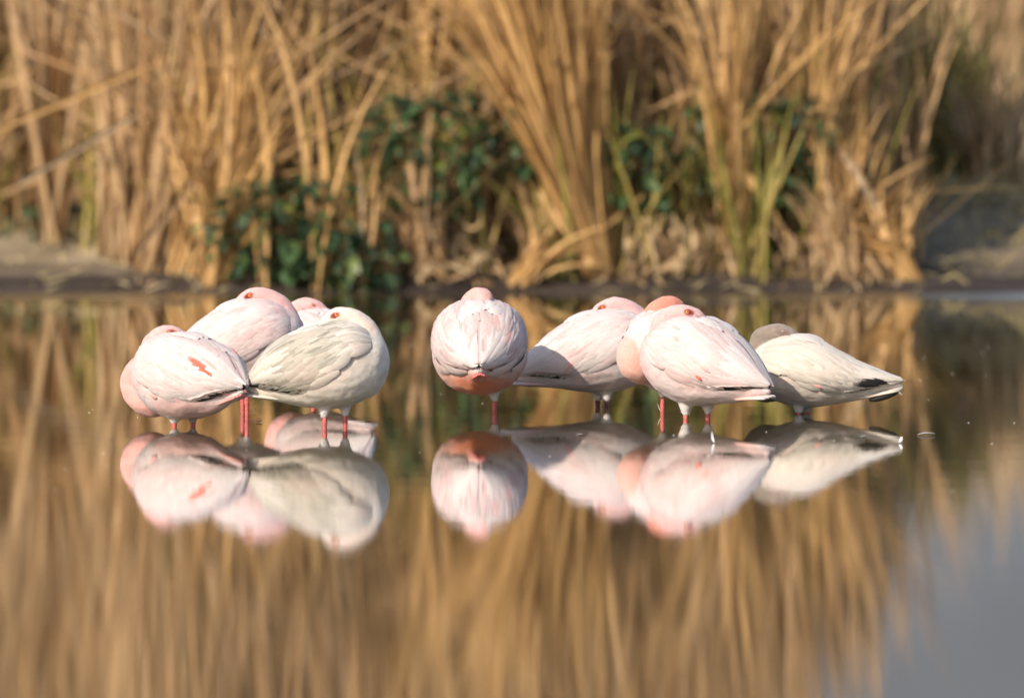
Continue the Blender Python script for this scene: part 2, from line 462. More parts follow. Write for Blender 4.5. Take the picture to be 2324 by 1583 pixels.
CL = [
 # base x, y, n, length, lean, spread, key, mat, label
 (0.36, 35.62, 120, 1.8, -0.33, 0.085, 'gold', 'big golden reed fan leaning left, standing in the middle of the bank'),
 (0.39, 35.72, 40, 1.7, -0.14, 0.05, 'gold', 'upright golden reeds rising out of the big leaning fan'),
 (0.93, 35.66, 36, 1.6, -0.03, 0.024, 'gold', 'straight narrow golden reed sheaf standing before the right green plant'),
 (0.92, 36.35, 16, 1.6, 0.13, 0.05, 'straw', 'reeds leaning right behind the narrow golden sheaf'),
 (0.97, 36.3, 14, 1.6, -0.16, 0.05, 'straw', 'reeds leaning left behind the narrow golden sheaf'),
 (-0.36, 36.4, 34, 1.9, 0.02, 0.035, 'gold', 'straight pale reed column above the middle green plant'),
 (-0.20, 36.3, 22, 1.9, 0.06, 0.06, 'straw', 'brown reed column just left of the big golden fan'),
 (-0.83, 36.2, 34, 1.9, 0.0, 0.05, 'straw', 'tall brown reeds rising out of the lower left green plant'),
 (-1.16, 36.0, 30, 1.8, 0.12, 0.09, 'straw', 'brown reed tuft leaning right, left of the lower green plant'),
 (-1.38, 35.7, 34, 1.3, 0.30, 0.13, 'gold', 'pale short reed tuft leaning right at the water edge on the left'),
 (-1.52, 35.85, 26, 1.5, 0.24, 0.14, 'straw', 'leftmost reed tuft at the muddy edge, leaning right'),
 (-1.72, 36.8, 30, 1.9, 0.08, 0.07, 'straw', 'tall reed tuft behind the left mud bank'),
 (-2.05, 38.2, 30, 2.0, 0.03, 0.08, 'straw', 'distant tall reed tuft at far left above the green ground cover'),
 (0.55, 36.2, 26, 1.8, -0.10, 0.07, 'straw', 'brown reeds leaning left between golden fan and narrow sheaf'),
 (0.58, 36.4, 24, 1.9, 0.02, 0.05, 'straw', 'upright brown reeds between golden fan and narrow sheaf'),
 (1.20, 36.1, 26, 1.3, 0.10, 0.09, 'gold', 'short golden reeds right of the right green plant'),
 (1.28, 36.4, 24, 1.6, 0.03, 0.10, 'straw', 'thin brown reeds at the right end of the stand'),
 (1.42, 36.5, 18, 1.6, 0.16, 0.08, 'straw', 'outermost tall reeds leaning right at the end of the stand'),
 (-0.62, 36.35, 22, 1.9, -0.06, 0.06, 'straw', 'brown reeds between the two left green plants'),
 (-0.02, 36.4, 22, 1.8, -0.03, 0.08, 'straw', 'brown reeds behind the base of the golden fan'),
 (-1.30, 35.65, 40, 1.05, 0.22, 0.16, 'gold', 'short pale reed tuft at the water edge, right of the leftmost pale tuft'),
 (-1.24, 35.45, 22, 0.75, 0.10, 0.20, 'gold', 'low bristly pale tuft touching the lower left green plant'),
 (-1.62, 36.1, 34, 1.5, 0.18, 0.14, 'straw', 'brown reed tuft at the left, behind the muddy edge'),
 (0.78, 36.0, 26, 0.9, -0.05, 0.22, 'straw', 'short bristly brown tuft between the golden fan and the narrow sheaf'),
 (1.30, 35.75, 26, 0.75, 0.15, 0.25, 'gold', 'low bristly golden tuft right of the narrow sheaf'),
 (0.12, 35.75, 20, 0.6, -0.05, 0.25, 'straw', 'low brown tuft at the left foot of the golden fan'),
 (-0.15, 35.9, 24, 0.8, -0.1, 0.2, 'straw', 'short brown tuft right of the middle green plant'),
 (-0.79, 35.30, 4, 1.4, 0.0, 0.12, 'gold', 'thin pale reeds standing in front of the lower left green plant'),
 (-1.04, 35.30, 3, 1.1, 0.08, 0.16, 'gold', 'few thin reeds crossing the middle of the lower left green plant'),
 (-0.64, 35.32, 4, 0.7, -0.2, 0.2, 'straw', 'few thin brown reeds crossing the right side of the lower left green plant'),
 (-0.38, 35.45, 5, 1.1, 0.02, 0.16, 'straw', 'few thin brown reeds crossing the middle green plant'),
 (-1.24, 35.42, 4, 1.2, 0.06, 0.10, 'gold', 'thin pale reeds at the left edge of the lower left green plant'),
 (-0.50, 35.42, 34, 0.62, -0.40, 0.13, 'gold', 'dry reed bundle slanting up left from the mud, right of the lower green plant'),
 (-0.30, 35.50, 30, 0.52, -0.42, 0.16, 'straw', 'second slanting dry reed bundle, lower right of the middle green plant'),
 (1.66, 35.55, 30, 0.42, -0.62, 0.14, 'gold', 'pale bent reed bundle at the right end of the stand, tips towards the left'),
 (1.40, 35.55, 24, 0.5, -0.35, 0.2, 'straw', 'short slanting brown reed bundle near the right end of the stand'),
 (0.02, 35.45, 16, 0.4, 0.75, 0.15, 'gold', 'pale bundle leaning right against the foot of the golden fan'),
 (-1.0, 36.45, 26, 1.95, -0.03, 0.06, 'straw', 'upright brown reeds behind the lower left green plant'),
]
for i, (x, y, n, L, lean, sp, key, label) in enumerate(CL):
    reed_clump('reed_tuft', x, y, n, L, lean, sp, 0.07, key, M['gold' if key == 'gold' else 'straw'], label, rad=0.055, wscale=1.12, seed=i + 11)

for i, (x, y, n, L, lean, label) in enumerate([
    (-0.78, 35.5, 14, .75, .1, 'yellow green leaf tuft growing out of the lower left green plant'),
    (-0.62, 35.9, 16, 1.2, .05, 'tall yellow green leaf tuft between the two left green plants'),
    (-0.22, 35.7, 10, 1.0, -.1, 'yellow green leaf tuft right of the middle green plant'),
    (0.14, 35.6, 12, .85, -.12, 'yellow green leaf tuft left of the golden fan base'),
    (0.50, 35.7, 14, .9, .05, 'yellow green leaf tuft right of the golden fan'),
    (0.84, 35.5, 14, .95, -.1, 'yellow green leaf tuft left of the narrow golden sheaf'),
    (1.04, 35.5, 14, .95, .12, 'yellow green leaf tuft right of the narrow golden sheaf'),
    (-1.75, 38.0, 22, .8, .0, 'yellow green leaf tuft behind the left mud bank')]):
    reed_clump('green_reed_tuft', x, y, int(n * .65), L, lean, .26, .10, 'yellowgreen', M['yellowgreen'], label, rad=.16, wscale=.85, seed=i + 70)

# leaning single stalks: base (x, y, z), tip (x, y, z), label
ST = [
 ((0.32, 35.55, 0.10), (-0.235, 35.9, 0.86), 'long straight dead stalk slanting across the base of the golden fan'),
 ((-0.40, 35.9, 0.62), (-0.12, 36.0, 0.86), 'short grey broken stalk bent over the middle green plant'),
 ((-1.10, 35.6, 0.48), (-0.50, 35.8, 0.83), 'thick stalk slanting up right over the lower left green plant'),
 ((-1.08, 35.6, 0.47), (-0.80, 35.6, 0.20), 'yellowish stalk hanging down right into the lower left green plant'),
 ((-2.15, 35.6, 0.66), (-1.30, 36.0, 1.02), 'long pale stalk slanting up right near the top left'),
 ((-2.05, 35.5, 0.44), (-1.35, 36.0, 0.86), 'lower long brown stalk slanting up right on the left'),
 ((-1.55, 35.45, 0.16), (-1.20, 35.6, 0.62), 'thin stalk leaning right over the left mud bank'),
 ((0.06, 35.35, 0.05), (0.27, 35.6, 0.21), 'pale bent leaf bundle drooping to the mud left of the golden fan'),
 ((0.35, 35.6, 0.25), (0.58, 35.8, 0.42), 'short stalk slanting up right from the golden fan base'),
 ((0.97, 35.6, 0.48), (1.22, 35.6, 0.10), 'stalk falling right from the narrow golden sheaf'),
 ((0.68, 36.0, 0.80), (1.12, 36.0, 0.80), 'level stalk lying across the narrow golden sheaf'),
 ((1.22, 35.7, 0.22), (1.45, 35.9, 0.58), 'grey weathered stalk leaning right at the right end of the stand'),
 ((1.36, 35.7, 0.60), (1.62, 35.6, 0.18), 'grey stalk slanting down right past the end of the stand'),
 ((1.42, 36.2, 0.60), (1.66, 36.6, 1.15), 'yellow curved reed rising right beside the olive rushes'),
 ((-0.34, 36.0, 0.25), (-0.28, 36.0, 0.62), 'short upright stalk standing before the middle green plant'),
 ((0.52, 35.8, 0.38), (0.72, 36.0, 0.85), 'thin stalk leaning right beside the golden fan'),
]
for i, (a, b, label) in enumerate(ST):
    a, b = Vector(a), Vector(b)
    L = (b - a).length
    rg = random.Random(i)
    vs_, fs = blade_geo(L, 0.030 if i % 3 else 0.038, 0.06, None, 6, 0.45, 0.3)
    me = mesh_from('reed_stalk', vs_, fs, M['gold'] if 'pale' in label or 'golden' in label else (M['yellowgreen'] if 'yellow' in label else M['straw']))
    o = link('reed_stalk', me)
    o.location = a
    o.rotation_euler = rot_to(b - a, R(90))
    tag(o, label, 'reed stalk')

# ---- broad leaved green plants
def leaf_geo():
    vs_, fs = [], []
    seg = 4
    prof = [0.08, 0.30, 0.40, 0.27, 0.02]
    for i in range(seg + 1):
        t = i / seg
        zc = 0.22 * math.sin(t * 2.2) - 0.25 * t * t
        wv = prof[i]
        vs_ += [Vector((t, -wv * .62, zc + .10 * wv)), Vector((t, 0, zc)), Vector((t, wv * .62, zc + .10 * wv))]
        if i < seg:
            a = i * 3
            fs += [(a, a + 3, a + 4, a + 1), (a + 1, a + 4, a + 5, a + 2)]
    return vs_, fs
LEAF = mesh_from('leaf', *leaf_geo(), M['green'])

def green_plant(x, y, rx, rz, n, zoff, label, seed):
    rg = random.Random(seed)
    z0 = ground_z(x, y)
    root = empty('leafy_plant', (x, y, z0))
    tag(root, label, 'plant', 'broad leaved plants among the reeds')
    st = []
    for i in range(n):
        u = rg.uniform(-1, 1); h = rg.random()
        px = u * rx * math.sqrt(max(0.05, 1 - (h * 2 - 1) ** 2 * .75)); pz = zoff + h * rz; py = -0.16 * math.cos(u * 1.4) * rg.uniform(0.2, 1) + rg.uniform(0, .1)
        o = link('leaf', LEAF, root)
        o.location = (px, py, pz)
        s = rg.uniform(0.05, 0.115)
        o.scale = (s, s * rg.uniform(.7, 1.15), s)
        o.rotation_euler = (rg.gauss(0, .45), rg.uniform(-0.1, 0.9), R(-90) + rg.gauss(0, 0.9))
        if i % 6 == 0: st.append((px, py, pz))
    items = []
    for (px, py, pz) in st:
        d = Vector((px * .8, py * .8, pz))
        items.append((culm_geo(1.0, 0.004, 0.1, 3, 4), (px * .2, 0.05, 0), rot_to(d, 0), (1, 1, max(.05, d.length))))
    o = stuff_mesh('stems', items, M['green'], None, root)
    return root

green_plant(-0.92, 35.36, 0.36, 0.42, 280, 0.02, 'dark green leafy plant low at the water edge, under the slanting thick stalk', 1)
green_plant(-0.36, 35.60, 0.30, 0.48, 310, 0.26, 'dark green leafy plant below the straight pale reed column', 2)
green_plant(0.06, 35.75, 0.14, 0.34, 110, 0.38, 'small green leafy patch just left of the golden fan', 3)
green_plant(1.04, 35.84, 0.34, 0.46, 300, 0.26, 'dark green leafy plant behind the narrow golden sheaf', 4)
green_plant(0.52, 35.75, 0.18, 0.36, 120, 0.24, 'green leafy patch just right of the golden fan', 5)
green_plant(-0.62, 35.34, 0.15, 0.24, 90, 0.0, 'small green leafy plant right of the low one at the water edge', 6)
green_plant(-1.85, 38.4, 0.5, 0.18, 140, 0.0, 'low green leafy patch behind the left mud bank', 7)

# ---- olive rushes at right, on the far mound
def rush_clump(x, y, n, H, spread, label, seed, mat, nm='rush_tuft', rad=.25):
    reed_clump(nm, x, y, n, H, 0.02, spread, 0.12, 'olive' if mat == 'olive' else mat, M[mat], label, rad=rad, wscale=1.2, seed=seed, cat='rushes')
rush_clump(1.88, 39.6, 120, 0.92, 0.10, 'dense dark olive rush clump on the right bank', 31, 'olive', rad=.22)
rush_clump(2.06, 40.2, 60, 0.78, 0.14, 'second olive rush clump, farther right on the bank', 32, 'olive', rad=.22)
rush_clump(2.2, 39.0, 60, 0.55, 0.25, 'pale dead grass tuft at the right edge of the bank', 33, 'litter', 'grass_tuft', .15)

# ---- dead leaf litter and tussocks along the foot of the stand
def litter():
    rg = random.Random(5)
    geos = []
    for k in range(14):
        geos.append(blade_geo(rg.uniform(.10, .26), rg.uniform(.018, .038), rg.uniform(-2.6, 2.6), (rg.uniform(.3, .7), rg.uniform(-1.5, 1.5)), 5, rg.uniform(.1, .5), rg.uniform(-2, 2)))
    items = []
    for i in range(1500):
        x = rg.uniform(-1.55, 1.7); y = rg.uniform(35.35, 36.7)
        k = mnoise.noise((x * 2.6, y * 2, 4))
        if k < rg.uniform(-.25, .3): continue
        z = ground_z(x, y) + max(0, k) * 0.14 * rg.random() - 0.01
        items.append((rg.choice(geos), (x, y, z), rot_to((rg.gauss(0, 1), rg.gauss(-.3, .7), rg.uniform(0.05, 1.2)), rg.uniform(0, 6.28)), (rg.uniform(.4, .95),) * 3))
        if -1.25 < x < -.62: items.pop()
    for i in range(1100):   # hanging dead skirts at the front of the tussocks
        x = rg.uniform(-1.3, 1.62); y = rg.uniform(35.5, 36.1)
        z = ground_z(x, y) + rg.uniform(0.05, 0.27) * (1 - .4 * abs(x) / 1.7)
        if -1.25 < x < -.68: continue
        if mnoise.noise((x * 3.4, z * 2, 6)) < rg.uniform(-.4, .2): continue
        items.append((rg.choice(geos), (x, y, z), rot_to((rg.gauss(.15, .5), rg.uniform(-.6, .1), -1), rg.uniform(0, 6.28)), (.8, .8, rg.uniform(.9, 1.9))))
    stuff_mesh('dead_leaf_litter', items, M['litter'], 'pale curled dead leaves heaped along the foot of the reeds')
litter()

def bank_cover():
    rg = random.Random(15)
    geos = [blade_geo(1.0, 0.05, rg.uniform(.2, 1.6), None, 3, .3, rg.uniform(-1, 1)) for k in range(8)]
    items = []
    for i in range(6500):
        x = rg.uniform(1.7, 5.5); y = rg.uniform(36.9, 42)
        if mnoise.noise((x * 1.5, y * .5, 2)) < rg.uniform(-.6, .3): continue
        items.append((rg.choice(geos), (x, y, ground_z(x, y) - .005), rot_to((rg.gauss(0, .5), rg.gauss(0, .4), 1), rg.uniform(0, 6.28)), (.3, .3, rg.uniform(.04, .13))))
    stuff_mesh('bank_grass', items, M['bank'], 'short brown olive grass covering the rough bank at the right')
    items = []
    for i in range(900):
        x = rg.uniform(-4.5, -1.5); y = rg.uniform(36.0, 41)
        if mnoise.noise((x * 1.5, y * .5, 2)) < rg.uniform(-.3, .4): continue
        items.append((rg.choice(geos), (x, y, ground_z(x, y) - .005), rot_to((rg.gauss(0, .7), rg.gauss(0, .6), 1), rg.uniform(0, 6.28)), (.25, .25, rg.uniform(.03, .08))))
    for i in range(420):   # broken bits on the wet margin
        x = rg.uniform(-4.5, 4.5); y = 35.25 + rg.random() ** 1.3 * 1.6
        items.append((rg.choice(geos), (x, y, max(.004, ground_z(x, y)) + .003), rot_to((rg.gauss(0, 1), rg.gauss(0, .6), .25), rg.uniform(0, 6.28)), (.2, .2, rg.uniform(.03, .16))))
    stuff_mesh('mud_debris', items, M['bank'], 'broken plant bits and stubble scattered over the dark mud')
M['bank'] = mat_leafy('bank_grass_blade', [(0.0, (0.25, 0.215, 0.10)), (0.5, (0.40, 0.335, 0.18)), (1.0, (0.54, 0.45, 0.28))], .15, .8, .1)
bank_cover()
# leaf bundles drooping to the right over the mud
def droop(x, y, n, label, seed, lean=0.9):
    rg = random.Random(seed)
    root = empty('drooping_reed_bundle', (x, y, ground_z(x, y)))
    tag(root, label, 'reeds')
    for i in range(n):
        me = mesh_from('leaf', *blade_geo(rg.uniform(.28, .42), .024, rg.uniform(.8, 1.6), None, 6, .3, rg.uniform(-.6, .6)), M['gold'] if i % 2 else M['litter'])
        o = link('leaf', me, root)
        o.location = (rg.gauss(0, .05), rg.gauss(0, .04), .12 + rg.uniform(0, .08))
        o.rotation_euler = rot_to((lean + rg.gauss(0, .2), rg.gauss(-.2, .2), .8), rg.uniform(-.4, .4))
droop(1.46, 35.75, 16, 'pale reed bundle drooping right to the mud at the end of the stand', 3)

# ------------------------------------------------------------------ flamingos
def catmull(pts, per=8):
    P = np.array(pts, dtype=float)
    P = np.vstack([2 * P[0] - P[1], P, 2 * P[-1] - P[-2]])
    out = []
    for i in range(1, len(P) - 2):
        p0, p1, p2, p3 = P[i - 1], P[i], P[i + 1], P[i + 2]
        for k in range(per):
            t = k / per
            out.append(0.5 * ((2 * p1) + (-p0 + p2) * t + (2 * p0 - 5 * p1 + 4 * p2 - p3) * t * t + (-p0 + 3 * p1 - 3 * p2 + p3) * t ** 3))
    out.append(P[-2])
    return np.array(out)

class Env:
    """cross sections (x, top, bottom, half width) along the bird's axis"""
    def __init__(self, rows):
        rows = sorted(rows)
        c = catmull(rows, 8)
        c[:, 3] = np.maximum(c[:, 3], 0.002)
        o = np.argsort(c[:, 0]); self.c = c[o]
        self.x0, self.x1 = self.c[0, 0], self.c[-1, 0]
    def at(self, x):
        c = self.c
        x = min(max(x, self.x0), self.x1)
        return np.array([np.interp(x, c[:, 0], c[:, k]) for k in (1, 2, 3)])
    def pt(self, x, phi):
        xx = min(max(x, self.x0), self.x1)
        top, bot, hw = self.at(xx)
        zc, hh = (top + bot) / 2, (top - bot) / 2
        c, s = math.cos(phi), math.sin(phi)
        return np.array([xx, hw * math.copysign(abs(c) ** 0.92, c), zc + hh * math.copysign(abs(s) ** 0.92, s)])
    def nrm(self, x, phi):
        e = 0.006
        a = self.pt(x + e, phi) - self.pt(x - e, phi)
        b = self.pt(x, phi + .06) - self.pt(x, phi - .06)
        n = np.cross(a, b)
        l = np.linalg.norm(n)
        if l < 1e-9: return np.array([-1.0, 0, 0])
        n = n / l
        p = self.pt(x, phi); top, bot, hw = self.at(x)
        ref = np.array([0, p[1], p[2] - (top + bot) / 2])
        return n if np.dot(n, ref) >= 0 else -n

def loft_env(env, n=26, sides=28):
    V, F = [], []
    xs = [env.x0 + (env.x1 - env.x0) * (0.5 - 0.5 * math.cos(math.pi * i / n)) for i in range(n + 1)]
    for x in xs:
        for k in range(sides):
            V.append(env.pt(x, 2 * math.pi * k / sides))
    for i in range(n):
        for k in range(sides):
            a, b = i * sides + k, i * sides + (k + 1) % sides
            F.append((a, a + sides, b + sides, b))
    F.append(tuple(range(sides))); F.append(tuple(reversed(range(n * sides, (n + 1) * sides))))
    return V, F

def tube(pts, sides=18, ends=True):
    """pts: (x,y,z,r) -> closed tube with rounded ends"""
    P = np.array(pts, dtype=float)
    rows = []
    def frame(d):
        d = d / (np.linalg.norm(d) + 1e-9)
        up = np.array([0, 1.0, 0]) if abs(d[1]) < 0.9 else np.array([1.0, 0, 0])
        a = np.cross(up, d); a /= np.linalg.norm(a)
        return d, a, np.cross(d, a)
    n = len(P)
    seq = []
    d0 = P[1, :3] - P[0, :3]; d1 = P[-1, :3] - P[-2, :3]
    d0 = d0 / np.linalg.norm(d0); d1 = d1 / np.linalg.norm(d1)
    for a in (80, 55, 28):
        r = P[0, 3]; seq.append((P[0, :3] - d0 * r * math.sin(R(a)), r * math.cos(R(a)), d0))
    for i in range(n):
        d = P[min(i + 1, n - 1), :3] - P[max(i - 1, 0), :3]
        seq.append((P[i, :3], P[i, 3], d))
    for a in (28, 55, 80):
        r = P[-1, 3]; seq.append((P[-1, :3] + d1 * r * math.sin(R(a)), r * math.cos(R(a)), d1))
    V, F = [], []
    for c, r, d in seq:
        _, a, b = frame(np.array(d))
        for k in range(sides):
            t = 2 * math.pi * k / sides
            V.append(c + a * math.cos(t) * r + b * math.sin(t) * r)
    m = len(seq)
    for i in range(m - 1):
        for k in range(sides):
            p, q = i * sides + k, i * sides + (k + 1) % sides
            F.append((p, q, q + sides, p + sides))
    F.append(tuple(reversed(range(sides)))); F.append(tuple(range((m - 1) * sides, m * sides)))
    return V, F

def ellipsoid(c, r, nu=16, nv=10):
    V, F = [], []
    V.append(np.array(c) + np.array([0, 0, r[2]]))
    for j in range(1, nv):
        th = math.pi * j / nv
        for i in range(nu):
            ph = 2 * math.pi * i / nu
            V.append(np.array([c[0] + r[0] * math.sin(th) * math.cos(ph), c[1] + r[1] * math.sin(th) * math.sin(ph), c[2] + r[2] * math.cos(th)]))
    V.append(np.array(c) - np.array([0, 0, r[2]]))
    for i in range(nu): F.append((0, 1 + i, 1 + (i + 1) % nu))
    for j in range(nv - 2):
        for i in range(nu):
            a, b = 1 + j * nu + i, 1 + j * nu + (i + 1) % nu
            F.append((a, a + nu, b + nu, b))
    L = len(V) - 1; s = 1 + (nv - 2) * nu
    for i in range(nu): F.append((L, s + (i + 1) % nu, s + i))
    return V, F

def fuse(comps, voxel=0.0055, smooth=6):
    """union of closed shapes as one continuous skin (arrays of verts / faces)"""
    V, F = [], []
    for v, f in comps:
        b = len(V)
        V += list(v); F += [tuple(i + b for i in q) for q in f]
    me = mesh_from('tmp', V, F)
    bm = bmesh.new(); bm.from_mesh(me); bmesh.ops.recalc_face_normals(bm, faces=bm.faces); bm.to_mesh(me); bm.free()
    o = link('tmp', me)
    md = o.modifiers.new('r', 'REMESH'); md.mode = 'VOXEL'; md.voxel_size = voxel
    ms = o.modifiers.new('s', 'SMOOTH'); ms.factor = 0.5; ms.iterations = smooth
    dg = bpy.context.evaluated_depsgraph_get()
    ev = o.evaluated_get(dg)
    m2 = bpy.data.meshes.new_from_object(ev, depsgraph=dg)
    bpy.data.objects.remove(o); bpy.data.meshes.remove(me)
    return m2

def set_cols(me, cols):
    a = me.color_attributes.new('Col', 'FLOAT_COLOR', 'POINT')
    c = np.ones((len(me.vertices), 4), dtype=np.float32)
    c[:, :3] = np.clip(cols, 0, 1)
    a.data.foreach_set('color', c.ravel())

def lerp(a, b, t):
    return np.asarray(a) * (1 - t) + np.asarray(b) * t

def feather_geo(env, side, x0, phi0, L, wd, alpha, lift0=-0.003, lift1=0.004, seg=5, camber=0.0015, offs=0.0, curl=0.25):
    """feather lying on the wing surface: root (x0, phi0), pointing to the tail and down by alpha"""
    V, F = [], []
    prof = [0.45, 0.85, 1.0, 1.0, 0.86, 0.40]
    lp = [0, .45, .85, 1.0, .95, .5]
    for i in range(seg + 1):
        t = i / seg
        x = x0 - L * math.cos(alpha) * t
        top, bot, hw = env.at(x)
        rad = max(0.02, 0.5 * (hw + (top - bot) / 2))
        ph = phi0 - L * math.sin(alpha) * t / rad
        hw_ = wd * 0.5 * prof[i]
        for k in (-1, 0, 1):
            px = x + k * hw_ * math.sin(alpha) * -1
            pp = ph + k * hw_ * math.cos(alpha) / rad
            p = env.pt(px, pp); n = env.nrm(px, pp)
            p = p + n * (offs + lift0 + (lift1 - lift0) * lp[i] * (1 if k == 0 else curl) + (camber if k == 0 else -.0012))
            if x < env.x0: p[0] += (x - env.x0)
            p[1] *= side
            V.append(p)
    for i in range(seg):
        a = i * 3
        q = [(a, a + 3, a + 4, a + 1), (a + 1, a + 4, a + 5, a + 2)]
        F += q if side < 0 else [tuple(reversed(t)) for t in q]
    return V, F

BODY = [(-0.232, .114, .100, .010), (-0.20, .130, .090, .022), (-0.165, .162, .081, .034), (-0.12, .222, .072, .070), (-0.06, .268, .065, .102), (0.0, .292, .062, .114), (0.05, .300, .068, .114),
        (0.10, .292, .088, .098), (0.14, .268, .122, .072), (0.165, .235, .165, .035)]
WING = [(-0.232, .128, .118, .006), (-0.20, .166, .112, .036), (-0.15, .218, .102, .078), (-0.10, .260, .092, .107), (-0.05, .291, .086, .123), (0.0, .308, .084, .129),
        (0.05, .311, .09, .127), (0.09, .299, .105, .112), (0.12, .281, .13, .090)]
NECK = [(0.05, 0, .15, .055), (0.095, 0, .145, .056), (0.120, 0, .180, .050), (0.122, 0, .228, .043), (0.105, 0, .272, .036), (0.078, 0, .302, .031), (0.052, 0, .315, .0285),
        (0.028, 0, .314, .0290), (0.002, 0, .303, .024), (-0.022, 0, .285, .014)]

WHITE = np.array((0.52, 0.462, 0.45)); BLUSH = np.array((0.535, 0.355, 0.345)); PINK = np.array((0.60, 0.31, 0.28)); SALMON = np.array((0.62, 0.20, 0.135))

def flamingo(label, loc, yaw, scale=1.0, body=BODY, wing=WING, neck=NECK, base=WHITE, blush=BLUSH, neck_col=BLUSH, head_col=BLUSH, wing_col=None, belly_col=None,
             eye=(0.030, 1), eye_t=0.80, legs=((0.0, 0.028), (0.02, -0.028)), shank=0.04, accents=(), low=(-30, -46, 5), seed=0, dz=0.0, tail=None, lift=1.0,
             blush_amt=0.35, tip_black=True, streak=.15, leg_mat='leg', rear_up=0.0, under_black=False, eye_s=1.0, neck_mid=.55, flank=0, sx=1.0, sz=1.0,  neck_base_t=0.22, tuft=True, grey_head=False):
    rg = random.Random(seed)
    root = empty('flamingo', loc, yaw)
    root.scale = (scale,) * 3
    tag(root, label, 'flamingo', 'flamingos resting in the shallow water')
    ru = lambda x: rear_up * max(0.0, -x / .232) ** 1.6
    sh = lambda rows: [(x * sx, a * sz + dz + ru(x), b * sz + dz + ru(x), h) for x, a, b, h in rows]
    env = Env(sh(body)); wenv = Env(sh(wing))
    path = catmull([(x * sx, y, z * sz + dz, r) for x, y, z, r in neck], 7)
    wing_col = base if wing_col is None else np.array(wing_col)
    belly_col = lerp(base, blush, .35) if belly_col is None else np.array(belly_col)
    # --- continuous body skin: trunk, folded neck, head, feathered thighs
    comps = [loft_env(env), tube(path)]
    for lx, ly in legs:
        comps.append(tube([(lx - .006, ly, .122 + dz, .046), (lx - .002, ly, .085 + dz * .8, .029), (lx, ly, shank + .022, .0185), (lx, ly, shank, .0125)], 12))
    me = fuse(comps)
    n = len(me.vertices)
    co = np.empty(n * 3, dtype=np.float32); me.vertices.foreach_get('co', co); co = co.reshape(-1, 3).astype(float)
    no = np.empty(n * 3, dtype=np.float32); me.vertices.foreach_get('normal', no); no = no.reshape(-1, 3)
    nz = np.array([mnoise.noise((c[0] * 18 + seed * 7, c[1] * 34, c[2] * 34)) for c in co])
    nz2 = np.array([mnoise.noise((c[0] * 9 + seed * 3, c[1] * 11, c[2] * 11 + 5)) for c in co])
    nz3 = np.array([mnoise.noise((c[0] * 60 + seed * 3, c[1] * 75, c[2] * 75 + 5)) for c in co])
    # distance to the neck line
    D = np.linalg.norm(co[:, None, :] - path[None, :, :3], axis=2) - path[None, :, 3]
    ti = np.argmin(D, axis=1) / (len(path) - 1.0)
    dm = D.min(axis=1)
    # depth inside the trunk surface to tell neck from trunk
    trunk = np.empty(n)
    for i, c in enumerate(co):
        top, bot, hw = env.at(c[0])
        zc, hh = (top + bot) / 2, (top - bot) / 2
        q = math.sqrt((c[1] / hw) ** 2 + ((c[2] - zc) / hh) ** 2)
        trunk[i] = (q - 1) * min(hw, hh)
        if c[0] > env.x1: trunk[i] = max(trunk[i], c[0] - env.x1)
    isneck = np.clip((trunk - dm) / 0.010 + 0.5, 0, 1) * (dm < 0.012)
    cols = np.array([lerp(base, blush, min(1, max(0, blush_amt + 1.2 * a))) for a in nz2])
    bel = np.clip((0.135 + .022 * nz2 + .022 * nz + dz - co[:, 2]) / .05, 0, 1)[:, None]
    cols = cols * (1 - bel) + (belly_col * (1 + .22 * nz[:, None] + .1 * nz3[:, None])) * bel
    hd = np.clip((ti - neck_mid) / .2, 0, 1)[:, None]
    nc = np.asarray(neck_col) * (1 - hd) + np.asarray(head_col) * hd
    nc = nc * (1 + .06 * nz2[:, None] + .03 * nz3[:, None])
    cols = cols * (1 - isneck[:, None]) + nc * isneck[:, None]
    if grey_head:
        mott = np.clip(nz3 * 1.6, 0, .5)[:, None] * isneck[:, None] * hd
        cols = cols * (1 - mott * .5)
    ld = np.min([np.hypot(co[:, 0] - lx, co[:, 1] - ly) for lx, ly in legs], axis=0)
    thigh = (np.clip((shank + .045 - co[:, 2]) / .02, 0, 1) * np.clip((.034 - ld) / .008, 0, 1))[:, None]
    cols = cols * (1 - thigh) + np.array((.58, .54, .52)) * thigh
    # eye place: side of the head at path parameter eye_t
    k = min(len(path) - 2, int(eye_t * (len(path) - 1)))
    pc, rad = path[k, :3], path[k, 3]
    dirn = path[k + 1, :3] - path[k - 1, :3]; dirn /= np.linalg.norm(dirn)
    eyes = []
    for sd in (1, -1):
        sv = np.cross(dirn, np.array([0, 0, 1.0])); sv /= np.linalg.norm(sv); sv = sv * sd
        if abs(sv[1]) > 0.2: sv = sv if (sv[1] > 0) == (sd > 0) else -sv
        upv = np.cross(sv, dirn); upv = upv if upv[2] > 0 else -upv
        v = sv * 0.93 + upv * 0.36; v /= np.linalg.norm(v)
        eyes.append((pc + v * rad * 0.94, v, sv))
    for ep, v, sv in eyes:
        q = (co - ep)
        fwd = q @ dirn; oth = np.linalg.norm(q - np.outer(fwd, dirn), axis=1)
        ring = np.sqrt(((fwd - 0.005) / 0.0155) ** 2 + (oth / 0.0095) ** 2)
        wgt = np.clip((1.2 * eye_s - ring) * 2, 0, 1)[:, None] * (0.95 if not grey_head else 0.25)
        cols = cols * (1 - wgt) + np.array((.14, .010, .010)) * wgt
    co += no * (0.0026 * nz + 0.0010 * nz3 + 0.0045 * nz2 * (1 - .6 * isneck))[:, None]
    me.vertices.foreach_set('co', co.astype(np.float32).ravel())
    set_cols(me, cols)
    me.materials.clear(); me.materials.append(M['plumage'])
    me.polygons.foreach_set('use_smooth', [True] * len(me.polygons))
    me.update()
    me.name = 'body'
    bo = link('body', me, root)
    # soft down standing off the skin
    nr = np.random.RandomState(seed)
